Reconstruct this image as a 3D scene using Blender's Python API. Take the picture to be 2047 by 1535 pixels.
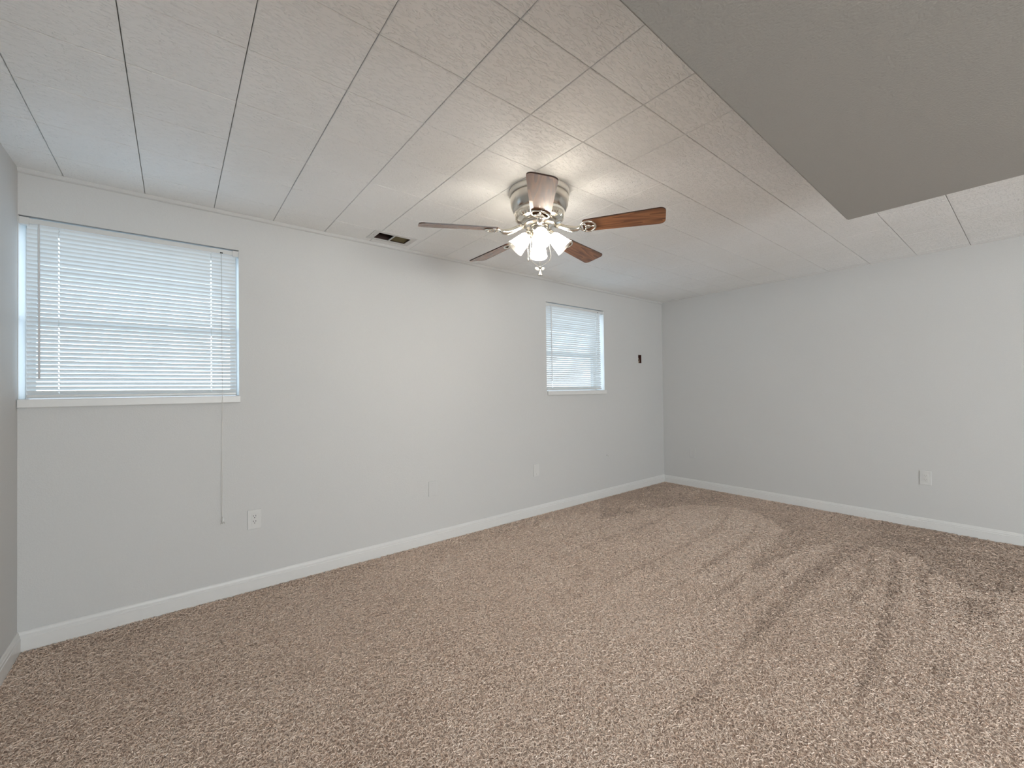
import bpy, bmesh, math, random
import numpy as np
from mathutils import Vector, Matrix

C = bpy.context.scene
for o in list(bpy.data.objects):
    bpy.data.objects.remove(o)
COL = C.collection
rng = np.random.default_rng(7)
random.seed(7)
PI = math.pi

# ------------------------------------------------------------------ room measures (metres)
CAM_Z = 1.2051
H = 2.2829          # tiled ceiling
D = 3.0026          # window wall
RX = 4.8641         # right wall
LX = -0.580         # left wall
REAR = -3.9         # wall behind the camera
TILE = 0.3048
GX0, GY0 = -0.4294, 3.0601   # tile joints
FAN = (1.558, 1.690)

# ------------------------------------------------------------------ camera
yaw, pitch, roll = 0.6743, 0.0120, -0.0127
f = Vector((math.sin(yaw), math.cos(yaw), 0)); r = Vector((math.cos(yaw), -math.sin(yaw), 0)); u = Vector((0, 0, 1))
f2 = f * math.cos(pitch) + u * math.sin(pitch); u2 = u * math.cos(pitch) - f * math.sin(pitch)
r3 = r * math.cos(roll) + u2 * math.sin(roll); u3 = u2 * math.cos(roll) - r * math.sin(roll)
cam = bpy.data.cameras.new('camera'); cam_o = bpy.data.objects.new('camera', cam); COL.objects.link(cam_o)
cam.sensor_fit = 'HORIZONTAL'; cam.sensor_width = 36.0; cam.lens = 36.0 * 842.65 / 2047.0
cam.clip_start = 0.02; cam.clip_end = 200
cam_o.matrix_world = Matrix(((r3.x, u3.x, -f2.x, 0), (r3.y, u3.y, -f2.y, 0), (r3.z, u3.z, -f2.z, CAM_Z), (0, 0, 0, 1)))
C.camera = cam_o

# ------------------------------------------------------------------ world sky, added fill lamps, exposure
SKY, REAR_POWER, SIDE_POWER, BULB, EXPOSURE = 1.85, 80.0, 100.0, 172.0, 1.0
w = bpy.data.worlds.new('world'); C.world = w; w.use_nodes = True
wn = w.node_tree.nodes; wl = w.node_tree.links
bg = wn['Background']
tc = wn.new('ShaderNodeTexCoord'); sep = wn.new('ShaderNodeSeparateXYZ'); wr = wn.new('ShaderNodeValToRGB')
wl.new(tc.outputs['Generated'], sep.inputs[0]); wl.new(sep.outputs['Z'], wr.inputs[0])
wr.color_ramp.elements[0].position = 0.0; wr.color_ramp.elements[0].color = (0.80, 0.90, 1.0, 1)
wr.color_ramp.elements[1].position = 0.7; wr.color_ramp.elements[1].color = (0.62, 0.80, 1.0, 1)
wl.new(wr.outputs[0], bg.inputs[0]); bg.inputs[1].default_value = SKY
def fill_lamp(name, power, loc, aim, height=1.65):
    al = bpy.data.lights.new(name, 'AREA'); al.shape = 'RECTANGLE'; al.size = 1.9; al.size_y = height
    al.energy = power; al.color = (1.0, 0.98, 0.975)
    o = bpy.data.objects.new(name, al); COL.objects.link(o)
    o.location = loc; o.rotation_euler = Vector(aim).to_track_quat('-Z', 'Z').to_euler()
fill_lamp('fill_lamp_side', SIDE_POWER, (LX - 0.30, -2.6, 1.60), (1, 0, 0), 0.82)  # added fill lamp out of view, brightens the right wall
fill_lamp('fill_lamp_rear', REAR_POWER, (0.80, REAR - 0.30, 0.95), (0, 1, 0))  # added fill lamp behind the camera, brightens the room from the rear
vs = C.view_settings
C.display_settings.display_device = 'sRGB'
vs.view_transform = 'Standard'; vs.look = 'None'; vs.exposure = EXPOSURE; vs.gamma = 1.0; vs.use_curve_mapping = False
cy = C.cycles
cy.use_denoising = True; cy.max_bounces = 10; cy.diffuse_bounces = 6; cy.glossy_bounces = 4
cy.transmission_bounces = 6; cy.transparent_max_bounces = 10; cy.sample_clamp_indirect = 6.0
cy.caustics_reflective = False; cy.caustics_refractive = False

# ------------------------------------------------------------------ materials
def new_mat(name):
    m = bpy.data.materials.new(name); m.use_nodes = True
    nt = m.node_tree
    return m, nt, nt.nodes['Principled BSDF']
def s2l(c):
    return tuple((x / 255 / 12.92) if x / 255 <= 0.04045 else ((x / 255 + 0.055) / 1.055) ** 2.4 for x in c) + (1,)
def plain(name, col, rough=0.5, metal=0.0, bump=None, coat=0.0):
    m, nt, b = new_mat(name)
    n = nt.nodes.new('ShaderNodeTexNoise'); n.inputs['Scale'].default_value = bump[0] if bump else 40
    n.inputs['Detail'].default_value = 3
    t = nt.nodes.new('ShaderNodeTexCoord'); nt.links.new(t.outputs['Object'], n.inputs['Vector'])
    mx = nt.nodes.new('ShaderNodeMixRGB'); mx.blend_type = 'MULTIPLY'
    mx.inputs[1].default_value = (*col, 1); mx.inputs[0].default_value = 0.06
    nt.links.new(n.outputs['Fac'], mx.inputs[2]); nt.links.new(mx.outputs[0], b.inputs['Base Color'])
    b.inputs['Roughness'].default_value = rough; b.inputs['Metallic'].default_value = metal
    b.inputs['Coat Weight'].default_value = coat
    if bump:
        bp = nt.nodes.new('ShaderNodeBump'); bp.inputs['Strength'].default_value = bump[1]; bp.inputs['Distance'].default_value = bump[2]
        nt.links.new(n.outputs['Fac'], bp.inputs['Height']); nt.links.new(bp.outputs[0], b.inputs['Normal'])
    return m
M_WALL = plain('wall_paint', (0.585, 0.585, 0.58), 0.6, bump=(190, 0.35, 0.002))
M_SOFFIT = plain('soffit_paint_shaded', (0.34, 0.337, 0.32), 0.7, bump=(160, 0.5, 0.002))  # same paint as the walls, darkened: the soffit's shade is in its colour
M_TRIM = plain('trim_paint', (0.69, 0.688, 0.68), 0.4)
M_PLASTIC = plain('white_plastic', (0.63, 0.63, 0.62), 0.35)
M_DARK = plain('dark_slot', (0.02, 0.018, 0.016), 0.6)
M_SCREW = plain('screw_metal', (0.45, 0.43, 0.40), 0.4, 0.8)
M_VINYL = plain('vinyl_frame', (0.83, 0.84, 0.84), 0.4)
M_NICKEL = plain('satin_nickel', (0.66, 0.63, 0.58), 0.24, 1.0)
M_BRIGHT = plain('polished_nickel', (0.80, 0.77, 0.70), 0.16, 1.0)
M_CREAM = plain('cream_enamel', (0.80, 0.76, 0.68), 0.3)
M_RUST = plain('duct_metal', (0.035, 0.017, 0.014), 0.75)
M_OLIVE = plain('damper_metal', (0.13, 0.10, 0.035), 0.6, 0.2, bump=(30, 0.4, 0.004))
M_BOX = plain('box_interior', (0.07, 0.022, 0.015), 0.7)
M_WIRE = plain('wire_jacket', (0.55, 0.45, 0.33), 0.5)
M_CORD = plain('blind_cord', (0.70, 0.69, 0.66), 0.8)
M_WAND = plain('clear_wand', (0.60, 0.60, 0.61), 0.2)
M_GROUND = plain('pale_gravel', (0.50, 0.52, 0.53), 0.9)
M_BACK = plain('groove_backing', (0.20, 0.19, 0.175), 0.9)

def mat_tiles():
    m, nt, b = new_mat('embossed_ceiling_tile'); N, L = nt.nodes, nt.links
    t = N.new('ShaderNodeTexCoord')
    mp = N.new('ShaderNodeMapping'); mp.inputs['Scale'].default_value = (0.6, 1.8, 1)
    L.new(t.outputs['Object'], mp.inputs[0])
    n = N.new('ShaderNodeTexNoise'); n.inputs['Scale'].default_value = 62; n.inputs['Detail'].default_value = 1.5
    n.inputs['Distortion'].default_value = 1.2; L.new(mp.outputs[0], n.inputs['Vector'])
    cr = N.new('ShaderNodeValToRGB'); cr.color_ramp.elements[0].position = 0.52; cr.color_ramp.elements[1].position = 0.64
    L.new(n.outputs['Fac'], cr.inputs[0])
    n2 = N.new('ShaderNodeTexNoise'); n2.inputs['Scale'].default_value = 260; L.new(t.outputs['Object'], n2.inputs['Vector'])
    ad = N.new('ShaderNodeMath'); ad.operation = 'MULTIPLY_ADD'; ad.inputs[1].default_value = 0.25
    L.new(n2.outputs['Fac'], ad.inputs[0]); L.new(cr.outputs[0], ad.inputs[2])
    bp = N.new('ShaderNodeBump'); bp.inputs['Strength'].default_value = 0.6; bp.inputs['Distance'].default_value = 0.005
    L.new(ad.outputs[0], bp.inputs['Height']); L.new(bp.outputs[0], b.inputs['Normal'])
    big = N.new('ShaderNodeTexNoise'); big.inputs['Scale'].default_value = 0.9; big.inputs['Detail'].default_value = 3
    L.new(t.outputs['Object'], big.inputs['Vector'])
    c2 = N.new('ShaderNodeValToRGB'); c2.color_ramp.elements[0].position = 0.3; c2.color_ramp.elements[1].position = 0.6
    c2.color_ramp.elements[0].color = (0.86, 0.86, 0.845, 1); c2.color_ramp.elements[1].color = (0.91, 0.92, 0.925, 1)
    L.new(big.outputs['Fac'], c2.inputs[0]); L.new(c2.outputs[0], b.inputs['Base Color'])
    b.inputs['Roughness'].default_value = 0.5
    return m
M_TILE = mat_tiles()

def mat_carpet(name, kf):
    m, nt, b = new_mat(name); N, L = nt.nodes, nt.links
    a = N.new('ShaderNodeAttribute'); a.attribute_name = 'tone'
    cr = N.new('ShaderNodeValToRGB'); e = cr.color_ramp.elements
    e[0].position = 0.0; e[0].color = (0.40 * kf, 0.295 * kf, 0.232 * kf, 1)
    e[1].position = 1.0; e[1].color = (0.97 * kf, 0.84 * kf, 0.74 * kf, 1)
    mid = cr.color_ramp.elements.new(0.5); mid.color = (0.86 * kf, 0.685 * kf, 0.57 * kf, 1)
    L.new(a.outputs['Fac'], cr.inputs[0])
    t = N.new('ShaderNodeTexCoord'); n = N.new('ShaderNodeTexNoise'); n.inputs['Scale'].default_value = 160
    n.inputs['Detail'].default_value = 3; n.inputs['Distortion'].default_value = 1.0; L.new(t.outputs['Object'], n.inputs['Vector'])
    mx = N.new('ShaderNodeMixRGB'); mx.blend_type = 'OVERLAY'; mx.inputs[0].default_value = 0.5
    L.new(cr.outputs[0], mx.inputs[1]); L.new(n.outputs['Fac'], mx.inputs[2]); L.new(mx.outputs[0], b.inputs['Base Color'])
    bp = N.new('ShaderNodeBump'); bp.inputs['Strength'].default_value = 0.8; bp.inputs['Distance'].default_value = 0.006
    L.new(n.outputs['Fac'], bp.inputs['Height']); L.new(bp.outputs[0], b.inputs['Normal'])
    b.inputs['Roughness'].default_value = 0.95; b.inputs['Specular IOR Level'].default_value = 0.1
    b.inputs['Sheen Weight'].default_value = 0.15
    return m
M_FLOOR = mat_carpet('carpet_backing_shaded', 0.70)  # backing, darkened to stand for shadow in the gaps between strands
M_PILE = mat_carpet('carpet_yarn', 1.0)

def mat_wood():
    m, nt, b = new_mat('walnut_blade'); N, L = nt.nodes, nt.links
    t = N.new('ShaderNodeTexCoord'); mp = N.new('ShaderNodeMapping'); mp.inputs['Scale'].default_value = (2.2, 26, 8)
    L.new(t.outputs['Object'], mp.inputs[0])
    n = N.new('ShaderNodeTexNoise'); n.inputs['Scale'].default_value = 2.2; n.inputs['Detail'].default_value = 6; n.inputs['Distortion'].default_value = 0.8
    L.new(mp.outputs[0], n.inputs['Vector'])
    mp2 = N.new('ShaderNodeMapping'); mp2.inputs['Scale'].default_value = (1.5, 17, 4); mp2.inputs['Location'].default_value = (0.3, 0.12, 0); L.new(t.outputs['Object'], mp2.inputs[0])
    nb = N.new('ShaderNodeTexNoise'); nb.inputs['Scale'].default_value = 1.1; nb.inputs['Detail'].default_value = 1.0; L.new(mp2.outputs[0], nb.inputs['Vector'])
    ml = N.new('ShaderNodeMath'); ml.operation = 'MULTIPLY'; ml.inputs[1].default_value = 7.0; L.new(nb.outputs['Fac'], ml.inputs[0])
    wv = N.new('ShaderNodeMath'); wv.operation = 'FRACT'; L.new(ml.outputs[0], wv.inputs[0])
    mx = N.new('ShaderNodeMixRGB'); mx.inputs[0].default_value = 0.30; L.new(n.outputs['Fac'], mx.inputs[1]); L.new(wv.outputs[0], mx.inputs[2])
    cr = N.new('ShaderNodeValToRGB'); e = cr.color_ramp.elements
    e[0].position = 0.25; e[0].color = (0.085, 0.026, 0.011, 1); e[1].position = 0.72; e[1].color = (0.30, 0.130, 0.055, 1)
    L.new(mx.outputs[0], cr.inputs[0]); L.new(cr.outputs[0], b.inputs['Base Color'])
    b.inputs['Roughness'].default_value = 0.6; b.inputs['Specular IOR Level'].default_value = 0.2; b.inputs['Coat Weight'].default_value = 0.8; b.inputs['Coat Roughness'].default_value = 0.035
    return m
M_WOOD = mat_wood()
M_WOODEDGE = plain('dark_blade_edge', (0.035, 0.014, 0.008), 0.4)

def mat_slats():
    m = bpy.data.materials.new('translucent_vinyl_slat'); m.use_nodes = True
    N, L = m.node_tree.nodes, m.node_tree.links
    b = N['Principled BSDF']; out = N['Material Output']
    t = N.new('ShaderNodeTexCoord'); n = N.new('ShaderNodeTexNoise'); n.inputs['Scale'].default_value = 20
    L.new(t.outputs['Object'], n.inputs['Vector'])
    cr = N.new('ShaderNodeValToRGB'); cr.color_ramp.elements[0].color = (0.70, 0.71, 0.71, 1); cr.color_ramp.elements[1].color = (0.74, 0.75, 0.75, 1)
    L.new(n.outputs['Fac'], cr.inputs[0]); L.new(cr.outputs[0], b.inputs['Base Color']); b.inputs['Roughness'].default_value = 0.35
    tr = N.new('ShaderNodeBsdfTranslucent'); tr.inputs[0].default_value = (0.80, 0.88, 0.92, 1)
    mx = N.new('ShaderNodeMixShader'); mx.inputs[0].default_value = 0.06
    L.new(b.outputs[0], mx.inputs[1]); L.new(tr.outputs[0], mx.inputs[2]); L.new(mx.outputs[0], out.inputs[0])
    return m
M_SLAT = mat_slats()

def mat_glass():
    m = bpy.data.materials.new('window_glass'); m.use_nodes = True
    N, L = m.node_tree.nodes, m.node_tree.links; N.remove(N['Principled BSDF'])
    tr = N.new('ShaderNodeBsdfTransparent'); tr.inputs[0].default_value = (0.95, 0.98, 0.98, 1)
    gl = N.new('ShaderNodeBsdfGlossy'); gl.inputs['Roughness'].default_value = 0.02
    mx = N.new('ShaderNodeMixShader'); mx.inputs[0].default_value = 0.05; L.new(tr.outputs[0], mx.inputs[1]); L.new(gl.outputs[0], mx.inputs[2])
    L.new(mx.outputs[0], N['Material Output'].inputs[0])
    return m
M_GLASS = mat_glass()

def mat_shade():
    m = bpy.data.materials.new('ribbed_shade_glass'); m.use_nodes = True
    N, L = m.node_tree.nodes, m.node_tree.links; N.remove(N['Principled BSDF'])
    tr = N.new('ShaderNodeBsdfTransparent'); tr.inputs[0].default_value = (0.97, 0.96, 0.93, 1)
    tl = N.new('ShaderNodeBsdfTranslucent'); tl.inputs[0].default_value = (0.95, 0.93, 0.88, 1)
    gl = N.new('ShaderNodeBsdfGlossy'); gl.inputs['Roughness'].default_value = 0.08
    m1 = N.new('ShaderNodeMixShader'); m1.inputs[0].default_value = 0.78
    m2 = N.new('ShaderNodeMixShader'); m2.inputs[0].default_value = 0.06
    L.new(tr.outputs[0], m1.inputs[1]); L.new(tl.outputs[0], m1.inputs[2])
    L.new(m1.outputs[0], m2.inputs[1]); L.new(gl.outputs[0], m2.inputs[2])
    L.new(m2.outputs[0], N['Material Output'].inputs[0])
    return m
M_SHADE = mat_shade()
def mat_bulb():
    m, nt, b = new_mat('lit_bulb')
    b.inputs['Base Color'].default_value = (1, 1, 1, 1)
    b.inputs['Emission Color'].default_value = (1.0, 0.92, 0.81, 1); b.inputs['Emission Strength'].default_value = BULB
    return m
M_BULB = mat_bulb()

# ------------------------------------------------------------------ helpers
def link(name, bm, mat, parent=None, smooth=False, loc=None):
    me = bpy.data.meshes.new(name); bm.normal_update(); bm.to_mesh(me); bm.free()
    mats = mat if isinstance(mat, (list, tuple)) else [mat]
    for m in mats: me.materials.append(m)
    if smooth:
        for p in me.polygons: p.use_smooth = True
    o = bpy.data.objects.new(name, me); COL.objects.link(o)
    if parent: o.parent = parent
    if loc: o.location = loc
    return o
def struct(name, bm, mat, **k):
    o = link(name, bm, mat, **k); o['kind'] = 'structure'; return o
def tag(o, label, cat, group=None):
    o['label'] = label; o['category'] = cat
    if group: o['group'] = group
    return o
def thing(name, label, cat, loc, rz=0, group=None):
    o = bpy.data.objects.new(name, None); COL.objects.link(o); o.location = loc; o.rotation_euler = (0, 0, rz)
    o.empty_display_size = 0.05
    return tag(o, label, cat, group)
def box(bm, x0, x1, y0, y1, z0, z1, mi=0, bevel=0.0, M=None):
    g = bmesh.ops.create_cube(bm, size=1.0)['verts']
    for v in g:
        v.co = Vector(((x0 + x1) / 2 + v.co.x * (x1 - x0), (y0 + y1) / 2 + v.co.y * (y1 - y0), (z0 + z1) / 2 + v.co.z * (z1 - z0)))
    fs = {fa for v in g for fa in v.link_faces}
    for fa in fs: fa.material_index = mi
    vs_ = g
    if bevel:
        es = list({e for v in g for e in v.link_edges})
        rr = bmesh.ops.bevel(bm, geom=es, offset=bevel, segments=2, affect='EDGES', profile=0.5)
        vs_ = list(rr['verts'])
    if M is not None:
        bmesh.ops.transform(bm, matrix=M, verts=[v for v in set(vs_) | {x for x in g if x.is_valid}])
    return vs_
def lathe(bm, prof, n=48, M=None, rib=0.0, ribn=0, mi=0, closed=True):
    rings = []
    for (rr, z) in prof:
        ring = []
        for i in range(n):
            a = 2 * PI * i / n
            q = rr * (1 + rib * math.cos(ribn * a)) if ribn else rr
            ring.append(bm.verts.new((q * math.cos(a), q * math.sin(a), z)))
        rings.append(ring)
    for A, B in zip(rings, rings[1:]):
        for i in range(n):
            fa = bm.faces.new((A[i], A[(i + 1) % n], B[(i + 1) % n], B[i])); fa.material_index = mi
    if closed:
        for R_ in (rings[0], rings[-1]):
            try: bm.faces.new(R_).material_index = mi
            except ValueError: pass
    if M is not None: bmesh.ops.transform(bm, matrix=M, verts=[v for R_ in rings for v in R_])
    return rings
def tube(bm, pts, rad, n=8, cap=True):
    pts = [Vector(p) for p in pts]; rad = rad if isinstance(rad, (list, tuple)) else [rad] * len(pts)
    rings = []; nrm = None
    for i, p in enumerate(pts):
        t = (pts[min(i + 1, len(pts) - 1)] - pts[max(i - 1, 0)]).normalized()
        if nrm is None:
            nrm = t.orthogonal().normalized()
        nrm = (nrm - t * nrm.dot(t)).normalized(); bn = t.cross(nrm)
        rings.append([bm.verts.new(p + (nrm * math.cos(2 * PI * k / n) + bn * math.sin(2 * PI * k / n)) * rad[i]) for k in range(n)])
    for A, B in zip(rings, rings[1:]):
        for k in range(n): bm.faces.new((A[k], A[(k + 1) % n], B[(k + 1) % n], B[k]))
    if cap:
        bm.faces.new(list(reversed(rings[0]))); bm.faces.new(rings[-1])
def extrude_profile(bm, prof, p0, p1, inward):
    """prof: (distance from wall, height); runs p0->p1 along the wall foot."""
    inward = Vector(inward); A = []; B = []
    for (t, z) in prof:
        A.append(bm.verts.new(Vector((p0[0], p0[1], 0)) + inward * t + Vector((0, 0, z))))
        B.append(bm.verts.new(Vector((p1[0], p1[1], 0)) + inward * t + Vector((0, 0, z))))
    n = len(prof)
    for i in range(n):
        bm.faces.new((A[i], A[(i + 1) % n], B[(i + 1) % n], B[i]))
    bm.faces.new(A); bm.faces.new(list(reversed(B)))
    bmesh.ops.recalc_face_normals(bm, faces=bm.faces)
def slab(bm, org, U, V, Nn, ur, vr, holes, thick):
    """Rectangular slab with rectangular holes; front face at org plane, thickness along -Nn."""
    org, U, V, Nn = map(Vector, (org, U, V, Nn))
    us = sorted({ur[0], ur[1], *[h[0] for h in holes], *[h[1] for h in holes]})
    vs2 = sorted({vr[0], vr[1], *[h[2] for h in holes], *[h[3] for h in holes]})
    def solid(i, j):
        if i < 0 or j < 0 or i >= len(us) - 1 or j >= len(vs2) - 1: return False
        cu, cv = (us[i] + us[i + 1]) / 2, (vs2[j] + vs2[j + 1]) / 2
        return not any(h[0] < cu < h[1] and h[2] < cv < h[3] for h in holes)
    cache = {}
    def vt(i, j, k):
        if (i, j, k) not in cache: cache[(i, j, k)] = bm.verts.new(org + U * us[i] + V * vs2[j] - Nn * (thick * k))
        return cache[(i, j, k)]
    for i in range(len(us) - 1):
        for j in range(len(vs2) - 1):
            if not solid(i, j): continue
            bm.faces.new((vt(i, j, 0), vt(i + 1, j, 0), vt(i + 1, j + 1, 0), vt(i, j + 1, 0)))
            bm.faces.new((vt(i, j, 1), vt(i, j + 1, 1), vt(i + 1, j + 1, 1), vt(i + 1, j, 1)))
            for di, dj, a, b in ((-1, 0, (i, j), (i, j + 1)), (1, 0, (i + 1, j), (i + 1, j + 1)), (0, -1, (i, j), (i + 1, j)), (0, 1, (i, j + 1), (i + 1, j + 1))):
                if not solid(i + di, j + dj):
                    bm.faces.new((vt(*a, 0), vt(*b, 0), vt(*b, 1), vt(*a, 1)))
    bmesh.ops.recalc_face_normals(bm, faces=bm.faces)

# ------------------------------------------------------------------ room shell
W1 = (-0.5785, 0.302, 1.185, 2.062)     # left window opening x0 x1 z0 z1
W2 = (2.836, 3.712, 1.180, 2.058)      # right window opening
JB = (4.345, 4.411, 1.497, 1.597)      # open electrical box
VH = (1.078, 1.324, 2.772, 2.906)      # ceiling vent opening x0 x1 y0 y1
WT = 0.20
bm = bmesh.new(); slab(bm, (0, D, 0), (1, 0, 0), (0, 0, 1), (0, -1, 0), (LX - 0.2, RX + 0.2), (-0.02, H + 0.15), [W1, W2, JB], WT)
struct('wall_north', bm, M_WALL)
bm = bmesh.new(); slab(bm, (RX, 0, 0), (0, 1, 0), (0, 0, 1), (-1, 0, 0), (REAR - 0.2, D + WT), (-0.02, H + 0.15), [], 0.15); struct('wall_east', bm, M_WALL)
bm = bmesh.new(); slab(bm, (LX, 0, 0), (0, 1, 0), (0, 0, 1), (1, 0, 0), (REAR - 0.2, D + WT), (-0.02, H + 0.15), [(-3.65, -1.55, 1.18, 2.03)], 0.15); struct('wall_west', bm, M_WALL)
bm = bmesh.new(); slab(bm, (0, REAR, 0), (1, 0, 0), (0, 0, 1), (0, 1, 0), (LX - 0.15, RX + 0.15), (-0.02, H + 0.15), [(-0.25, 1.85, 0.02, 2.03)], 0.15); struct('wall_south', bm, M_WALL)
# unseen window and glazed door behind the camera, added for the fill lamps
bm = bmesh.new()
for a in ((-3.65, -3.59), (-2.63, -2.57), (-1.61, -1.55)): box(bm, LX - 0.10, LX - 0.05, a[0], a[1], 1.18, 2.03)
for a in ((1.18, 1.24), (1.97, 2.03)): box(bm, LX - 0.098, LX - 0.052, -3.59, -1.61, a[0], a[1])
dr = struct('window_added', bm, M_VINYL)  # unseen window, added as an opening for the side fill lamp
bm = bmesh.new(); box(bm, LX - 0.078, LX - 0.072, -3.595, -1.605, 1.235, 1.975); gl = link('glass_pane', bm, M_GLASS, dr)
bm = bmesh.new()
for a in ((-0.25, -0.19), (0.77, 0.83), (1.79, 1.85)): box(bm, a[0], a[1], REAR - 0.10, REAR - 0.05, 0.02, 2.03)
for a in ((0.02, 0.10), (1.95, 2.03)): box(bm, -0.19, 1.79, REAR - 0.098, REAR - 0.052, a[0], a[1])
dr = struct('door_added', bm, M_VINYL)  # unseen glazed door, added as an opening for the rear fill lamp
bm = bmesh.new(); box(bm, -0.195, 1.795, REAR - 0.078, REAR - 0.072, 0.09, 1.96); gl = link('glass_pane', bm, M_GLASS, dr)
bm = bmesh.new(); box(bm, -12, 16, D + WT + 0.02, D + 14, 0.85, 0.95); struct('exterior_ground', bm, M_GROUND)

# ceiling: bevelled square tiles with open joints under a backing board
bm = bmesh.new()
GAP, BEV, TH = 0.0013, 0.0020, 0.0020
def rect_piece(x0, x1, y0, y1, e, z):
    """e = bevel flags (x0,x1,y0,y1); bottom face at z, bevel rises TH."""
    ix0, ix1 = x0 + BEV * e[0], x1 - BEV * e[1]; iy0, iy1 = y0 + BEV * e[2], y1 - BEV * e[3]
    zo = lambda a, b: z + (TH if a or b else 0)
    inn = [bm.verts.new((x, y, z)) for x, y in ((ix0, iy0), (ix1, iy0), (ix1, iy1), (ix0, iy1))]
    mid = [bm.verts.new((x, y, zz)) for x, y, zz in ((x0, y0, zo(e[0], e[2])), (x1, y0, zo(e[1], e[2])), (x1, y1, zo(e[1], e[3])), (x0, y1, zo(e[0], e[3])))]
    top = [bm.verts.new((x, y, H + 0.0125)) for x, y in ((x0, y0), (x1, y0), (x1, y1), (x0, y1))]
    bm.faces.new(list(reversed(inn)))
    for k in range(4):
        k2 = (k + 1) % 4
        bm.faces.new((inn[k], inn[k2], mid[k2], mid[k])); bm.faces.new((mid[k], mid[k2], top[k2], top[k]))
xs = [GX0 + TILE * k for k in range(-2, 20)]; ys = [GY0 - TILE * k for k in range(0, 25)]
for i in range(len(xs) - 1):
    for j in range(len(ys) - 1):
        x0, x1, y0, y1 = xs[i] + GAP, xs[i + 1] - GAP, ys[j + 1] + GAP, ys[j] - GAP
        e = [1, 1, 1, 1]
        if x0 < LX: x0 = LX - 0.01; e[0] = 0
        if x1 > RX: x1 = RX + 0.01; e[1] = 0
        if y0 < REAR: y0 = REAR - 0.01; e[2] = 0
        if y1 > D: y1 = D + 0.01; e[3] = 0
        if x1 - x0 < 0.01 or y1 - y0 < 0.01 or x0 > RX or x1 < LX: continue
        z = H + random.uniform(-0.0006, 0.0006)
        if x0 < VH[1] and x1 > VH[0] and y0 < VH[3] and y1 > VH[2]:
            hx0, hx1, hy0, hy1 = max(x0, VH[0]), min(x1, VH[1]), max(y0, VH[2]), min(y1, VH[3])
            if hy0 > y0: rect_piece(x0, x1, y0, hy0, (e[0], e[1], e[2], 0), z)
            if hy1 < y1: rect_piece(x0, x1, hy1, y1, (e[0], e[1], 0, e[3]), z)
            if hx0 > x0: rect_piece(x0, hx0, hy0, hy1, (e[0], 0, 0, 0), z)
            if hx1 < x1: rect_piece(hx1, x1, hy0, hy1, (0, e[1], 0, 0), z)
        else:
            rect_piece(x0, x1, y0, y1, e, z)
bmesh.ops.recalc_face_normals(bm, faces=bm.faces)
ceil = struct('ceiling', bm, M_TILE)
bm = bmesh.new(); slab(bm, (0, 0, H + 0.0125), (1, 0, 0), (0, 1, 0), (0, 0, -1), (LX - 0.15, RX + 0.15), (REAR - 0.15, D + 0.19), [VH], 0.05)
bk = link('backing_board', bm, M_BACK, ceil)

# boxed soffit under the ceiling, over the camera
SD = 0.27
bm = bmesh.new()
zb = H - SD
pl = [(LX + 0.002, 0.508), (2.585, 0.578), (2.585, -1.3), (LX + 0.002, -1.3)]
lo = [bm.verts.new((x, y, zb)) for x, y in pl]; hi = [bm.verts.new((x, y, H + 0.0005)) for x, y in pl]
bm.faces.new(lo); bm.faces.new(list(reversed(hi)))
for k in range(4): bm.faces.new((lo[k], lo[(k + 1) % 4], hi[(k + 1) % 4], hi[k]))
bmesh.ops.recalc_face_normals(bm, faces=bm.faces)
bmesh.ops.bevel(bm, geom=[e for e in bm.edges if all(abs(v.co.z - zb) < 1e-4 for v in e.verts)], offset=0.006, segments=3, affect='EDGES')
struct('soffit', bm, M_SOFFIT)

# base and cove trim
BB = [(0, 0), (0.014, 0), (0.014, 0.066), (0.0115, 0.069), (0.0115, 0.079), (0.0085, 0.083), (0.0065, 0.092), (0.003, 0.097), (0, 0.097)]
BB2 = [(t, z * 0.95) for t, z in BB]
bm = bmesh.new(); extrude_profile(bm, BB, (LX, D), (RX, D), (0, -1, 0)); struct('baseboard_north', bm, M_TRIM)
bm = bmesh.new(); extrude_profile(bm, BB2, (RX, REAR), (RX, D), (-1, 0, 0)); struct('baseboard_east', bm, M_TRIM)
bm = bmesh.new(); extrude_profile(bm, BB, (LX, D), (LX, REAR), (1, 0, 0)); struct('baseboard_west', bm, M_TRIM)
CV = [(0, H), (0, H - 0.022), (0.004, H - 0.021), (0.009, H - 0.016), (0.011, H - 0.010), (0.012, H)]
bm = bmesh.new(); extrude_profile(bm, CV, (LX, D), (RX, D), (0, -1, 0)); struct('trim_1', bm, M_WALL)

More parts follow.
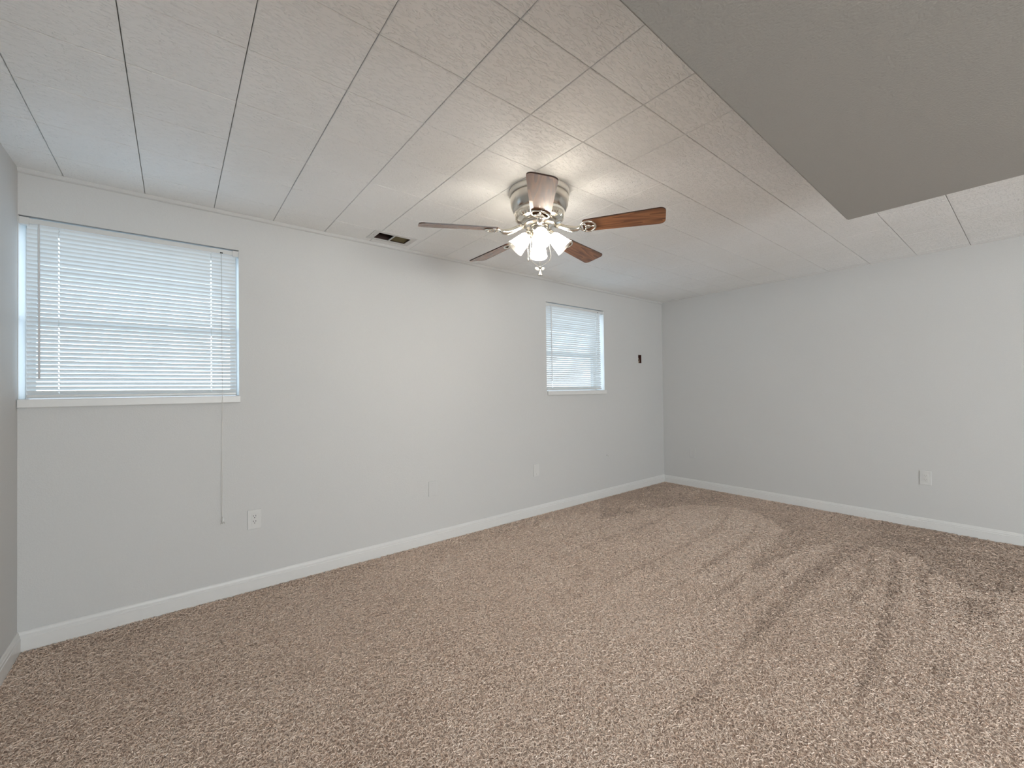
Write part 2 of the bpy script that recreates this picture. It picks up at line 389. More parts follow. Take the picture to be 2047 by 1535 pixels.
# ------------------------------------------------------------------ carpet
MARKS = [[[3.66,3.05],[4.83,2.99],[4.89,0.09],[3.76,-0.03],[3.77,0.08],[3.69,0.14],[3.55,0.29],[3.76,0.36],[3.73,0.46],[4.01,0.52],[4.06,0.68],[4.03,0.8],[3.97,1.0],[4.16,1.35],[3.97,1.34],[4.14,1.56],[4.27,1.65],[4.33,1.92],[4.03,2.28],[3.53,2.43],[3.03,2.52]],[[4.2,1.63],[3.74,1.47],[3.34,1.4],[2.93,1.39],[2.3,1.38],[1.83,1.36],[2.28,1.39],[2.96,1.44],[3.4,1.45],[3.76,1.52]],[[4.16,1.35],[3.94,0.99],[3.69,1.09],[3.29,1.13],[2.98,1.18],[2.6,1.16],[2.24,1.18],[2.63,1.2],[2.86,1.2],[3.35,1.28]],[[3.09,1.02],[3.06,1.07],[2.83,1.04],[2.49,1.03],[2.21,1.02],[2.38,1.01],[2.76,1.01]],[[3.92,0.98],[4.0,0.8],[3.75,0.84],[3.51,0.86],[3.23,0.85],[2.84,0.86],[2.49,0.86],[2.14,0.85],[1.84,0.85],[1.56,0.83],[1.38,0.84],[1.19,0.83],[1.4,0.86],[1.6,0.86],[1.87,0.88],[2.3,0.92],[2.73,0.95],[3.23,0.97],[3.61,0.96]],[[4.01,0.79],[3.47,0.68],[3.04,0.65],[2.7,0.66],[3.09,0.68],[3.47,0.72]],[[4.04,0.69],[3.62,0.56],[3.11,0.51],[2.67,0.47],[2.32,0.45],[2.06,0.44],[1.93,0.46],[2.12,0.47],[2.51,0.5],[3.0,0.55],[3.55,0.61]],[[3.88,0.54],[3.65,0.45],[3.22,0.39],[2.81,0.36],[2.72,0.36],[2.99,0.39],[3.33,0.45]],[[3.45,0.28],[3.56,0.16],[3.36,0.14],[3.16,0.2],[3.07,0.23],[3.22,0.27]],[[2.61,0.32],[2.75,0.26],[2.49,0.24],[2.41,0.3]],[[2.46,0.19],[2.25,0.16],[2.03,0.12],[1.99,0.15],[2.24,0.17]],[[4.29,1.91],[3.55,1.67],[2.77,1.67],[1.99,1.67],[1.66,1.68],[1.67,1.7],[2.02,1.69],[2.81,1.71],[3.55,1.74]],[[4.02,2.27],[3.33,2.12],[2.58,2.15],[2.01,2.13],[2.03,2.16],[2.62,2.18],[3.37,2.18]],[[3.6,2.48],[2.84,2.37],[2.34,2.37],[2.36,2.39],[2.88,2.4]]]
def inside(poly, x, y):
    res = np.zeros(x.shape, bool); n = len(poly)
    for i in range(n):
        (x1, y1), (x2, y2) = poly[i], poly[(i + 1) % n]
        if y1 == y2: continue
        c = (y1 > y) != (y2 > y)
        res ^= c & (x < (x2 - x1) * (y - y1) / (y2 - y1) + x1)
    return res
def lump(x, y, s, seed):
    """smooth value noise in -1..1"""
    g = np.random.default_rng(seed).uniform(-1, 1, (64, 64))
    u_, v_ = x * s + 100, y * s + 100
    i, j = np.floor(u_).astype(int), np.floor(v_).astype(int); a, b = u_ - i, v_ - j
    a, b = a * a * (3 - 2 * a), b * b * (3 - 2 * b)
    G = lambda p, q: g[p % 64, q % 64]
    return (G(i, j) * (1 - a) + G(i + 1, j) * a) * (1 - b) + (G(i, j + 1) * (1 - a) + G(i + 1, j + 1) * a) * b
def pile(x, y):
    """carpet tone by brushed direction, one side also darkened against the fill lamps: 0 against, 1 with the light side up"""
    xj = x + 0.012 * lump(x, y, 14, 1) + 0.012 * lump(x, y, 50, 11); yj = y + 0.006 * lump(x, y, 16, 2) + 0.006 * lump(x, y, 50, 12)
    t = 0.60 + 0.07 * lump(x, y, 2.2, 3) + 0.06 * lump(x, y, 7, 4)
    t = t - 0.10 * np.clip((0.88 - y) / 0.10, 0, 1)  # carpet darker on this side, lowered further to offset the fill lamps
    for k, P in enumerate(MARKS):
        dk = 0.25 if k == 0 else (0.23 if k < 9 else 0.17)
        t = t - dk * inside(P, xj, yj) * (t > 0.33)
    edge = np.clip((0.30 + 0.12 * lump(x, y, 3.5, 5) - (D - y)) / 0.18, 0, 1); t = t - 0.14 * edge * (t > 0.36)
    return t
# floor sheet
nx, ny = 220, 280
gx, gy = np.meshgrid(np.linspace(LX - 0.05, RX + 0.05, nx), np.linspace(REAR - 0.05, D + 0.05, ny))
co = np.stack([gx.ravel(), gy.ravel(), np.zeros(nx * ny)], 1)
idx = (np.arange(ny - 1)[:, None] * nx + np.arange(nx - 1)[None]).ravel()
quads = np.stack([idx, idx + 1, idx + nx + 1, idx + nx], 1)
def np_mesh(name, co, quads, tone):
    me = bpy.data.meshes.new(name)
    me.vertices.add(len(co)); me.vertices.foreach_set('co', co.astype(np.float32).ravel())
    me.loops.add(quads.size); me.loops.foreach_set('vertex_index', quads.astype(np.int32).ravel())
    me.polygons.add(len(quads)); me.polygons.foreach_set('loop_start', np.arange(0, quads.size, 4, dtype=np.int32))
    me.update(calc_edges=True)
    at = me.attributes.new('tone', 'FLOAT', 'POINT'); at.data.foreach_set('value', tone.astype(np.float32))
    return me
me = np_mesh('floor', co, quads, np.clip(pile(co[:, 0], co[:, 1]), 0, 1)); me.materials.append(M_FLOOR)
fl = bpy.data.objects.new('floor', me); COL.objects.link(fl); fl['kind'] = 'structure'
# yarn tufts: short curled strands lying in the pile, finer and denser nearest the eye
NC = 760000
px_ = rng.uniform(LX + 0.014, RX - 0.014, NC); py_ = rng.uniform(-1.0, D - 0.014, NC)
dist = np.hypot(px_, py_)
keep = rng.uniform(0, 1, NC) < np.clip(1.0 - (dist - 2.2) * 0.15, 0.50, 1.0)
keep &= (py_ > -0.75) | (px_ > 1.0)
px_, py_, dist = px_[keep], py_[keep], dist[keep]; n = len(px_)
Ln = rng.uniform(0.010, 0.022, n) * np.clip(dist / 3.0, 1, 1.2); Wd = rng.uniform(0.0020, 0.0034, n) * np.clip(dist / 2.4, 1, 1.4)
hd = rng.uniform(0, 2 * PI, n); cv = rng.normal(0, 1.5, n); rl = rng.normal(0, 0.5, n)
zt = rng.uniform(0.004, 0.010, n)
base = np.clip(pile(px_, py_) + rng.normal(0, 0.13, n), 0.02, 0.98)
S_ = 4
cos_ = np.zeros((n, S_, 2, 3)); tn = np.zeros((n, S_, 2)); cx, cy_ = px_.copy(), py_.copy()
for k in range(S_):
    q = k / (S_ - 1); a = hd + cv * (q - 0.5)
    if k: cx = cx + np.cos(a) * Ln / (S_ - 1); cy_ = cy_ + np.sin(a) * Ln / (S_ - 1)
    zz = zt * (0.35 + 0.65 * math.sin(PI * (0.15 + 0.7 * q)))
    hw = Wd * (0.45 if k in (0, S_ - 1) else 1.0) * 0.5
    for s, sg in enumerate((-1, 1)):
        cos_[:, k, s, 0] = np.clip(cx - np.sin(a) * hw * sg * np.cos(rl), LX + 0.012, RX - 0.012)
        cos_[:, k, s, 1] = np.minimum(cy_ + np.cos(a) * hw * sg * np.cos(rl), D - 0.012)
        cos_[:, k, s, 2] = np.maximum(zz + hw * sg * np.sin(rl), 0.0015); tn[:, k, s] = base
b0 = (np.arange(n) * S_ * 2)[:, None, None]; kk = (np.arange(S_ - 1) * 2)[None, :, None]
quads = (b0 + kk + np.array([0, 1, 3, 2])[None, None]).reshape(-1, 4)
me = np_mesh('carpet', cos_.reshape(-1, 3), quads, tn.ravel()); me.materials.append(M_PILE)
cp = bpy.data.objects.new('carpet', me); COL.objects.link(cp); cp['kind'] = 'stuff'
tag(cp, 'beige brown shaggy carpet with vacuum tracks covering the whole floor', 'carpet')

# ------------------------------------------------------------------ windows
def window(name, Wn, sill_x):
    x0, x1, z0, z1 = Wn; ya, yb = D + 0.13, D + 0.17
    e = 0.0015
    bm = bmesh.new(); fw = 0.012
    box(bm, x0 + e, x0 + fw, ya, yb, z0 + e, z1 - e); box(bm, x1 - fw, x1 - e, ya, yb, z0 + e, z1 - e)
    box(bm, x0 + fw, x1 - fw, ya, yb, z0 + e, z0 + fw); box(bm, x0 + fw, x1 - fw, ya, yb, z1 - fw, z1 - e)
    root = struct(name, bm, M_VINYL)
    zm = (z0 + z1) / 2 - 0.045
    for (za, zc, y0) in ((z0 + fw, zm + 0.02, ya + 0.003), (zm - 0.02, z1 - fw, ya + 0.020)):
        bm = bmesh.new(); sw = 0.022
        xa, xb = x0 + fw, x1 - fw
        box(bm, xa, xa + sw, y0, y0 + 0.014, za, zc); box(bm, xb - sw, xb, y0, y0 + 0.014, za, zc)
        box(bm, xa + sw, xb - sw, y0, y0 + 0.014, za, za + sw); box(bm, xa + sw, xb - sw, y0, y0 + 0.014, zc - sw, zc)
        s = link('sash', bm, M_VINYL, root)
        bm = bmesh.new(); box(bm, xa + sw - 0.003, xb - sw + 0.003, y0 + 0.005, y0 + 0.009, za + sw - 0.003, zc - sw + 0.003)
        link('glass_pane', bm, M_GLASS, s)
    bm = bmesh.new()
    # stool board with a rounded nose in front of the wall, bedded in the opening
    box(bm, sill_x[0], sill_x[1], D - 0.022, D - 0.0005, z0 - 0.040, z0 + 0.001, bevel=0.004)
    box(bm, x0 + e, x1 - e, D - 0.001, D + 0.128, z0 + 0.0004, z0 + 0.001)
    link('window_sill', bm, M_TRIM, root)
    bm = bmesh.new()
    box(bm, x0 + 0.0002, x0 + 0.001, D + 0.001, D + 0.13, z0 + 0.002, z1 - 0.002); box(bm, x1 - 0.001, x1 - 0.0002, D + 0.001, D + 0.13, z0 + 0.002, z1 - 0.002)
    link('jamb_liner', bm, M_VINYL, root)
    return root
window('window_1', W1, (LX + 0.001, 0.307))
window('window_2', W2, (2.838, 3.722))

# ------------------------------------------------------------------ mini blinds
def blind(label, bx0, bx1, Wn, wand_x, ladders, cord_x, cord_end, zbot, lean=0.0):
    x0, x1, z0, z1 = Wn
    yc = D + 0.022
    t = thing('window_blind', label, 'blind', ((x0 + x1) / 2, yc, z1 - 0.004), 0, 'white mini blinds on the window wall')
    ox, oz = (x0 + x1) / 2, z1 - 0.004
    bm = bmesh.new()
    box(bm, x0 + 0.012 - ox, x1 - 0.012 - ox, -0.0145, 0.0125, -0.030, -0.004, bevel=0.002)
    link('head_rail', bm, M_PLASTIC, t)
    for xa, xb in ((x0 + 0.001, x0 + 0.034), (x1 - 0.030, x1 - 0.001)):
        bm = bmesh.new(); box(bm, xa - ox, xb - ox, -0.018, 0.016, -0.036, -0.0015, bevel=0.0015)
        link('mounting_bracket', bm, M_PLASTIC, t)
    # slats
    pitch, wid, tilt = 0.0209, 0.0247, math.radians(43.5)
    zt, zbm = -0.040, zbot - oz + 0.020
    ns = int(round((zt - zbm) / pitch)); pitch = (zt - zbm) / ns
    bm = bmesh.new()
    for k in range(ns + 1):
        zc = zt - pitch * k; dx = lean * (zt - zc)
        sag = random.uniform(-0.0006, 0.0006); tl = tilt + random.uniform(-0.025, 0.025)
        cols = [bx0, ladders[0] - 0.0028, ladders[0] + 0.0028, (bx0 + bx1) / 2, ladders[1] - 0.0028, ladders[1] + 0.0028, bx1]; ends = []
        for xe in cols:
            row = []
            for q in (-1, -0.5, 0, 0.5, 1):
                crown = 0.0018 * (1 - q * q)
                a = q * wid / 2           # inner (room) edge is q=-1, raised
                yy = a * math.cos(tl) + crown * math.sin(tl) * -1
                zz = -a * math.sin(tl) + crown * math.cos(tl) * -0.6
                row.append(bm.verts.new((xe - ox + dx, yy, zc + zz + sag * (1 if xe not in (bx0, bx1) else 0))))
            ends.append(row)
        for ci, (A, B) in enumerate(zip(ends, ends[1:])):
            for q in range(4):
                if ci in (1, 4) and q in (1, 2): continue      # routed holes for the ladder cords
                bm.faces.new((A[q], A[q + 1], B[q + 1], B[q]))
    link('slats', bm, M_SLAT, t, smooth=True)
    dxb = lean * (zt - (zbot - oz))
    bm = bmesh.new(); box(bm, bx0 - ox + dxb, bx1 - ox + dxb, -0.012, 0.012, zbot - oz - 0.004, zbot - oz + 0.010, bevel=0.003)
    link('bottom_rail', bm, M_PLASTIC, t)
    for lx in ladders:
        bm = bmesh.new(); n_ = 60
        for sy in (-0.0115, 0.0115):
            tube(bm, [(lx - ox + 0.0006 * math.sin(k * 2.1), sy, -0.030 + (zbot - oz + 0.030) * k / n_) for k in range(n_ + 1)], 0.0007, 5)
        link('ladder_cord', bm, M_CORD, t)
    bm = bmesh.new()
    tube(bm, [(wand_x - ox, -0.018, -0.026), (wand_x - ox, -0.024, -0.040), (wand_x - ox, -0.026, -0.06), (wand_x - ox + 0.001, -0.026, -0.40), (wand_x - ox + 0.002, -0.026, -0.772), (wand_x - ox + 0.002, -0.026, -0.776)], [0.0025, 0.003, 0.0042, 0.0042, 0.0042, 0.002], 6)
    link('tilt_wand', bm, M_WAND, t)
    bm = bmesh.new(); box(bm, cord_x - ox - 0.007, cord_x - ox + 0.007, -0.0165, -0.014, -0.0285, -0.0215, bevel=0.0008)
    link('cord_lock', bm, M_DARK, t)['label'] = 'small black cord lock'
    # pull cord: two strands, over the sill nose
    bm = bmesh.new(); sill = z0 - oz; ye = -0.047
    if cord_end is not None:
        ze = cord_end - oz
        for s in (0, 1):
            pts = [(cord_x - ox, -0.016, -0.026), (cord_x - ox, -0.020, -0.06), (cord_x - ox, -0.030, sill + 0.25), (cord_x - ox, -0.046, sill + 0.01)]
            for k in range(1, 13):
                q = k / 12
                off = (-0.0055 * (1 - q) + 0.003 * math.sin(q * 6)) if s else 0.003 * math.sin(q * 9 + 1) * (1 - q)
                pts.append((cord_x - ox - 0.003 * q + off, ye + 0.004 * q, sill + (ze + 0.012 - sill) * q))
            tube(bm, pts, 0.0009, 5)
        cd = link('pull_cord', bm, M_CORD, t)
        bm = bmesh.new()
        lathe(bm, [(0.002, 0.026), (0.0035, 0.024), (0.0055, 0.008), (0.0075, 0.0), (0.006, -0.002)], 14, Matrix.Translation((cord_x - ox - 0.001, ye + 0.004, ze - 0.006)))
        link('tassel', bm, M_PLASTIC, cd, smooth=True)
        bm = bmesh.new()
        for k, dx in enumerate((-0.0035, 0.0, 0.004)):
            tube(bm, [(cord_x - ox - 0.001 + dx * 0.4, ye + 0.004, ze - 0.007), (cord_x - ox - 0.001 + dx * 2, ye + 0.002, ze - 0.015), (cord_x - ox - 0.004 + dx * 2.6, ye + 0.004, ze - 0.020)], [0.0016, 0.0018, 0.0008], 5)
        link('cord_knot', bm, M_SCREW, cd)
    else:
        tube(bm, [(cord_x - ox, -0.016, -0.026), (cord_x - ox, -0.020, -0.06), (cord_x - ox + 0.001, -0.020, -0.4), (cord_x - ox, -0.020, -0.80)], 0.0009, 5)
        link('pull_cord', bm, M_CORD, t)
    return t
blind('white mini blind on the left window, its cord and tassel hanging below the sill', -0.555, 0.287, W1, -0.512, (-0.448, 0.166), 0.216, 0.462, 1.1965)
blind('white mini blind on the far window near the right corner', 2.842, 3.664, W2, 2.903, (2.925, 3.60), 3.62, None, 1.197, lean=0.012)

# ------------------------------------------------------------------ wall plates
def wall_frame(t_loc, face):
    """Matrix whose local x runs along the wall, y out of the wall, z up."""
    return Matrix.Translation(t_loc) @ Matrix.Rotation({'N': PI, 'E': PI / 2}[face], 4, 'Z')
def outlet(label, loc, face, slots=M_DARK, group='duplex outlets'):
    t = thing('wall_outlet', label, 'outlet', loc, {'N': PI, 'E': PI / 2}[face], group)
    bm = bmesh.new(); box(bm, -0.036, 0.036, 0.0002, 0.0062, -0.0585, 0.0585, bevel=0.002); pl_ = link('cover_plate', bm, M_PLASTIC, t)
    bm = bmesh.new(); box(bm, -0.0172, 0.0172, 0.005, 0.0072, -0.034, 0.034, bevel=0.0008); rc = link('receptacle', bm, M_PLASTIC, t)
    for dz in (0.0155, -0.0165):
        for dx in (-0.0063, 0.0063):
            bm = bmesh.new(); box(bm, dx - 0.0013, dx + 0.0013, 0.0066, 0.0075, dz + 0.001, dz + 0.0095); link('prong_slot', bm, slots, rc)
        bm = bmesh.new(); lathe(bm, [(0.0027, 0), (0.0027, 0.0009)], 12, Matrix.Translation((0, 0.0066, dz - 0.006)) @ Matrix.Rotation(-PI / 2, 4, 'X'))
        link('ground_hole', bm, slots, rc)
    return t
outlet('white outlet with dark slots low on the window wall, right of the hanging blind cord', (0.376, D, 0.433), 'N')
outlet('white outlet low on the right wall, toward the right edge of the view', (RX, 0.604, 0.425), 'E', M_SCREW)
M_SLOTP = plain('painted_slot', (0.55, 0.545, 0.53), 0.6)
t = outlet('painted-over outlet low on the right wall, near the far corner', (RX, 2.62, 0.41), 'E', M_SLOTP)
for ch in t.children:
    ch.data.materials[0] = M_WALL
t = thing('blank_plate', 'painted-over blank plate low on the window wall, between the two white plates', 'wall plate', (1.583, D, 0.429), PI)
bm = bmesh.new(); box(bm, -0.036, 0.036, 0.0002, 0.0065, -0.0575, 0.0575, bevel=0.0018); link('cover_plate', bm, M_WALL, t)
for dz in (-0.042, 0.042):
    bm = bmesh.new(); lathe(bm, [(0.0032, 0), (0.0030, 0.0010), (0.0015, 0.0014)], 14, Matrix.Translation((0, 0.0062, dz)) @ Matrix.Rotation(-PI / 2, 4, 'X')); link('screw', bm, M_WALL, t)
t = thing('cable_plate', 'white rounded plate with small dark screws, low under the far window', 'wall plate', (2.679, D, 0.432), PI)
bm = bmesh.new(); box(bm, -0.035, 0.035, 0.0002, 0.0075, -0.0575, 0.0575, bevel=0.003); link('cover_plate', bm, M_PLASTIC, t)
bm = bmesh.new(); box(bm, -0.012, 0.012, 0.0065, 0.0088, -0.026, 0.026, bevel=0.001); link('center_insert', bm, M_PLASTIC, t)
for dz, mt in ((-0.036, M_SCREW), (0.036, M_PLASTIC)):
    bm = bmesh.new(); lathe(bm, [(0.0034, 0), (0.0032, 0.0010), (0.0015, 0.0014)], 14, Matrix.Translation((0, 0.0072, dz)) @ Matrix.Rotation(-PI / 2, 4, 'X')); link('screw', bm, mt, t)
t = thing('cable_stub', 'tiny white cable end poking from the wall below the far window', 'cable', (3.732, D, 0.462), PI)
bm = bmesh.new(); lathe(bm, [(0.010, 0.0002), (0.010, 0.002), (0.006, 0.004)], 16, Matrix.Rotation(-PI / 2, 4, 'X')); link('grommet', bm, M_WALL, t)
bm = bmesh.new(); tube(bm, [(0, 0.001, 0), (0.001, 0.014, 0.003), (-0.002, 0.021, -0.004), (-0.004, 0.022, -0.013), (-0.004, 0.020, -0.018)], [0.0035, 0.0036, 0.0038, 0.0040, 0.0028], 8); link('cable_end', bm, M_PLASTIC, t)
# open electrical box
t = thing('electrical_box', 'small open electrical box set into the wall between far window and corner', 'electrical box', ((JB[0] + JB[1]) / 2, D, (JB[2] + JB[3]) / 2))
bm = bmesh.new(); hw, hh, dp, th = (JB[1] - JB[0]) / 2 - 0.0006, (JB[3] - JB[2]) / 2 - 0.0006, 0.065, 0.002
box(bm, -hw, -hw + th, 0.002, dp, -hh, hh); box(bm, hw - th, hw, 0.002, dp, -hh, hh)
box(bm, -hw, hw, 0.002, dp, -hh, -hh + th); box(bm, -hw, hw, 0.002, dp, hh - th, hh); box(bm, -hw, hw, dp, dp + th, -hh, hh)
link('box_body', bm, M_BOX, t)
bm = bmesh.new(); tube(bm, [(-0.016, 0.05, -0.044), (-0.020, 0.03, -0.034), (-0.014, 0.012, -0.022), (-0.010, 0.010, -0.036), (-0.004, 0.02, -0.044)], 0.0035, 7); link('wire', bm, M_WIRE, t)
bm = bmesh.new(); tube(bm, [(0.012, 0.055, 0.036), (0.018, 0.03, 0.01), (0.015, 0.018, -0.02), (0.010, 0.022, -0.042)], 0.003, 7); link('wire', bm, M_WIRE, t)

# ------------------------------------------------------------------ ceiling vent
t = thing('ceiling_vent', 'open rectangular ceiling vent with white flange beside the window wall', 'vent', ((VH[0] + VH[1]) / 2, (VH[2] + VH[3]) / 2, H))
ox, oy = t.location.x, t.location.y
bm = bmesh.new(); slab(bm, (-ox, -oy, -0.0045), (1, 0, 0), (0, 1, 0), (0, 0, -1), (1.050, 1.352), (2.748, 2.926), [(1.088, 1.316, 2.780, 2.900)], 0.0035); link('flange', bm, M_TRIM, t)
bm = bmesh.new(); box(bm, 1.196 - ox, 1.2025 - ox, 2.781 - oy, 2.899 - oy, -0.0042, 0.003); link('divider_bar', bm, M_TRIM, t)
bm = bmesh.new(); a, b_, c_, d_ = VH[0] - ox + 0.001, VH[1] - ox - 0.001, VH[2] - oy + 0.001, VH[3] - oy - 0.001
box(bm, a, a + 0.002, c_, d_, 0.0, 0.16); box(bm, b_ - 0.002, b_, c_, d_, 0.0, 0.16); box(bm, a, b_, c_, c_ + 0.002, 0.0, 0.16); box(bm, a, b_, d_ - 0.002, d_, 0.0, 0.16); box(bm, a, b_, c_, d_, 0.158, 0.162)
link('duct_sleeve', bm, M_RUST, t)
bm = bmesh.new()
box(bm, 1.2045 - ox, 1.318 - ox, c_ + 0.004, d_ - 0.004, 0.010, 0.013, M=Matrix.Rotation(math.radians(-4), 4, 'X'))
link('damper_blade', bm, M_OLIVE, t)
for xx in (1.068, 1.336):
    bm = bmesh.new(); lathe(bm, [(0.0035, -0.0046), (0.0034, -0.0056), (0.001, -0.0062)], 12, Matrix.Translation((xx - ox, 0.0, 0))); link('screw', bm, M_SCREW, t)

# ------------------------------------------------------------------ ceiling fan
fan = thing('ceiling_fan', 'five-blade flush ceiling fan with brown wood blades and four lit shades', 'ceiling fan', (FAN[0], FAN[1], H))
bm = bmesh.new(); lathe(bm, [(0.150, 0.0), (0.163, -0.002), (0.165, -0.010), (0.163, -0.026), (0.158, -0.030), (0.150, -0.030)], 72); link('canopy_ring', bm, M_CREAM, fan, smooth=True)
bm = bmesh.new(); lathe(bm, [(0.150, -0.028), (0.159, -0.032), (0.160, -0.05), (0.156, -0.08), (0.146, -0.105), (0.136, -0.120), (0.128, -0.120)], 72); link('motor_housing', bm, M_NICKEL, fan, smooth=True)
bm = bmesh.new(); lathe(bm, [(0.120, -0.116), (0.138, -0.118), (0.139, -0.124), (0.133, -0.129), (0.120, -0.129)], 72); link('housing_band', bm, M_CREAM, fan, smooth=True)
bm = bmesh.new()
lathe(bm, [(0.110, -0.126), (0.131, -0.128), (0.130, -0.146), (0.122, -0.158), (0.100, -0.163), (0.05, -0.164)], 72)
for k in range(40):
    a = 2 * PI * k / 40
    box(bm, 0.108, 0.1315, -0.0022, 0.0022, -0.157, -0.132, M=Matrix.Rotation(a, 4, 'Z'))
link('vented_bottom', bm, M_BRIGHT, fan)
bm = bmesh.new(); lathe(bm, [(0.085, -0.162), (0.092, -0.166), (0.092, -0.186), (0.086, -0.192), (0.05, -0.193)], 48); link('flywheel', bm, M_NICKEL, fan, smooth=True)

BZ, BPITCH = -0.218, math.radians(-13)
def blade_proto():
    """blade along +x from the hub axis; the iron and its screws are its children"""
    bm = bmesh.new()
    r0, r1, hw0, hw1 = 0.235, 0.648, 0.050, 0.066
    out = []
    def arc(cx, cyy, rad, a0, a1, m=6):
        for k in range(m + 1):
            a = a0 + (a1 - a0) * k / m; out.append((cx + rad * math.cos(a), cyy + rad * math.sin(a)))
    arc(r0 + 0.02, -hw0 + 0.02, 0.02, -PI, -PI / 2); arc(r1 - 0.030, -hw1 + 0.030, 0.030, -PI / 2, 0)
    arc(r1 - 0.030, hw1 - 0.030, 0.030, 0, PI / 2); arc(r0 + 0.02, hw0 - 0.02, 0.02, PI / 2, PI)
    lo = [bm.verts.new((x, y, -0.003)) for x, y in out]; hi = [bm.verts.new((x, y, 0.003)) for x, y in out]
    bm.faces.new(list(reversed(lo))); bm.faces.new(hi)
    for k in range(len(out)):
        fa = bm.faces.new((lo[k], lo[(k + 1) % len(out)], hi[(k + 1) % len(out)], hi[k])); fa.material_index = 1
    bl = link('blade', bm, [M_WOOD, M_WOODEDGE], fan)
    # iron: open oval medallion under the blade root, arm back to the flywheel
    bm = bmesh.new()
    nn = 32
    for (ra, rb, hh_) in ((0.040, 0.044, 0.0052),):
        pts = [(0.262 + ra * math.cos(2 * PI * k / nn), rb * math.sin(2 * PI * k / nn), -0.0075) for k in range(nn + 1)]
        tube(bm, pts, hh_, 8, cap=False)
    for ang in (0, 2.2, -2.2):
        tube(bm, [(0.262, 0, -0.008), (0.262 + 0.038 * math.cos(ang), 0.042 * math.sin(ang), -0.008)], 0.006, 8)
    lathe(bm, [(0.002, -0.0135), (0.013, -0.0125), (0.015, -0.0075), (0.013, -0.0035)], 20, Matrix.Translation((0.262, 0, 0)))
    tube(bm, [(0.225, 0, -0.008), (0.205, 0, -0.014), (0.18, 0, -0.013), (0.150, 0, -0.002), (0.118, 0, 0.014), (0.085, 0, 0.022)], [0.009, 0.014, 0.017, 0.015, 0.013, 0.012], 12)
    link('blade_iron', bm, M_BRIGHT, bl, smooth=True)
    for ang in (0, 2.2, -2.2):
        bm = bmesh.new()
        lathe(bm, [(0.0045, -0.014), (0.0055, -0.0125), (0.0055, -0.010)], 12, Matrix.Translation((0.262 + 0.033 * math.cos(ang), 0.036 * math.sin(ang), 0)))
        link('screw', bm, M_BRIGHT, bl)
    return bl
b0_ = blade_proto()
for k in range(5):
    if k == 0: bl = b0_
    else:
        bl = b0_.copy(); COL.objects.link(bl); bl.parent = fan
        for ch in b0_.children:
            c = ch.copy(); COL.objects.link(c); c.parent = bl
    bl.location = (0, 0, BZ)
    bl.rotation_euler = (Matrix.Rotation(math.radians((-57.0, 13.0, 88.5, 156.3, 228.5)[k]), 3, 'Z') @ Matrix.Rotation(math.radians((0.2, 0, 0, 1.8, 1.6)[k]), 3, 'Y') @ Matrix.Rotation(BPITCH, 3, 'X')).to_euler()
# light kit
bm = bmesh.new(); lathe(bm, [(0.045, -0.190), (0.052, -0.196), (0.053, -0.214), (0.046, -0.226), (0.030, -0.236), (0.024, -0.250), (0.026, -0.258), (0.018, -0.270), (0.004, -0.276)], 40)
link('light_fitter', bm, M_BRIGHT, fan, smooth=True)
SH_AZ, SH_TILT = math.radians(-129), math.radians(46)
def shade_proto():
    """shade along local -z from its neck at the origin"""
    bm = bmesh.new()
    lathe(bm, [(0.021, 0.002), (0.024, -0.004), (0.031, -0.020), (0.037, -0.045), (0.042, -0.075), (0.050, -0.104)], 96, rib=0.012, ribn=32, closed=False)
    g = bm.faces[:]
    s = link('lamp_shade', bm, M_SHADE, fan, smooth=True)
    bm = bmesh.new(); lathe(bm, [(0.010, 0.030), (0.017, 0.026), (0.022, 0.010), (0.0245, 0.002), (0.0245, -0.006), (0.016, -0.006), (0.015, -0.020), (0.008, -0.022)], 28)
    tube(bm, [(0, 0, 0.026), (-0.004, 0, 0.040), (-0.020, 0, 0.052)], 0.006, 10)
    link('socket', bm, M_BRIGHT, s, smooth=True)
    bm = bmesh.new(); lathe(bm, [(0.0, -0.022), (0.010, -0.023), (0.013, -0.034), (0.020, -0.048), (0.0235, -0.062), (0.021, -0.076), (0.012, -0.086), (0.0, -0.089)], 24)
    link('light_bulb', bm, M_BULB, s, smooth=True)
    return s
s0 = shade_proto()
for k in range(4):
    if k == 0: s = s0
    else:
        s = s0.copy(); COL.objects.link(s); s.parent = fan
        for ch in s0.children:
            c = ch.copy(); COL.objects.link(c); c.parent = s
    az = SH_AZ + k * PI / 2
    s.location = (0.062 * math.cos(az), 0.062 * math.sin(az), -0.240)
    s.rotation_euler = (Matrix.Rotation(az, 3, 'Z') @ Matrix.Rotation(-SH_TILT, 3, 'Y')).to_euler()
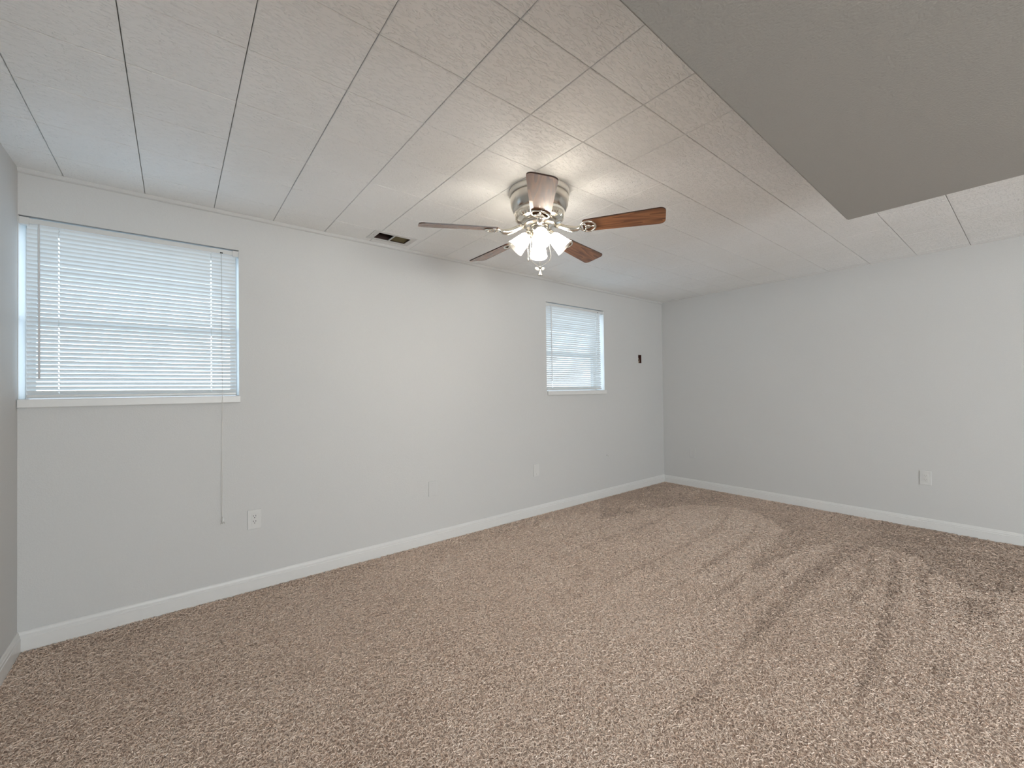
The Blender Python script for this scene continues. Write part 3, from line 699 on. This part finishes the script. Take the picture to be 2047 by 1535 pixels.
# pull chains
def chain(pts, name='pull_chain'):
    bm = bmesh.new(); pts = [Vector(p) for p in pts]
    for a, b in zip(pts, pts[1:]):
        m = max(1, int((b - a).length / 0.004))
        for k in range(m):
            p = a.lerp(b, k / m)
            bmesh.ops.create_icosphere(bm, subdivisions=1, radius=0.0017, matrix=Matrix.Translation(p))
    tube(bm, pts, 0.0006, 5)
    return link(name, bm, M_BRIGHT, fan)
ZC = -0.418
ch = chain([(0, 0, -0.274), (0, 0, ZC + 0.010)])
rgt = Vector((math.cos(yaw), -math.sin(yaw), 0)); tow = Vector((-math.sin(yaw), -math.cos(yaw), 0))
# winged figurine pull: bell skirt, round head, two wings
bm = bmesh.new(); lathe(bm, [(0.0135, -0.042), (0.012, -0.040), (0.006, -0.022), (0.004, -0.012), (0.0035, -0.008)], 20, Matrix.Translation((0, 0, ZC))); link('bell_skirt', bm, M_SCREW, ch, smooth=True)
bm = bmesh.new(); bmesh.ops.create_uvsphere(bm, u_segments=14, v_segments=10, radius=0.0062, matrix=Matrix.Translation((0, 0, ZC + 0.0)))
link('figurine_head', bm, plain('antique_pewter', (0.10, 0.095, 0.09), 0.4, 0.6), ch, smooth=True)
bm = bmesh.new()
for sg, ln in ((-1, 0.026), (1, 0.020)):
    Mx = Matrix.Translation(Vector((0, 0, ZC - 0.006)) + rgt * (sg * (0.004 + ln / 2))) @ Matrix.Rotation(-yaw, 4, 'Z') @ Matrix.Rotation(sg * math.radians(-28), 4, 'Y') @ Matrix.Diagonal((ln / 2, 0.0022, 0.0085, 1))
    bmesh.ops.create_uvsphere(bm, u_segments=14, v_segments=10, radius=1.0, matrix=Mx)
link('figurine_wing', bm, M_CREAM, ch, smooth=True)
pL = rgt * -0.066 + tow * 0.02
c2 = chain([pL * 0.5 + Vector((0, 0, -0.25)), pL + Vector((0, 0, -0.30)), pL + Vector((0, 0, -0.372))])
bm = bmesh.new(); lathe(bm, [(0.001, 0.004), (0.0035, 0.002), (0.0055, -0.010), (0.003, -0.014), (0.0, -0.015)], 14, Matrix.Translation(pL + Vector((0, 0, -0.374)))); link('chain_bell', bm, M_NICKEL, c2, smooth=True)
for sg, q in ((1, 0.062), (-1, 0.056)):
    pts = []
    for k in range(9):
        a = k / 8
        pts.append(rgt * (sg * q * (1 - a) ** 1.0) + tow * -0.02 * (1 - a) + Vector((0, 0, -0.352 - (0.062) * (a ** 0.6))))
    bm = bmesh.new(); tube(bm, [rgt * (sg * 0.045) + Vector((0, 0, -0.25))] + pts, 0.0009, 6); link('looped_wire', bm, M_BRIGHT, fan)
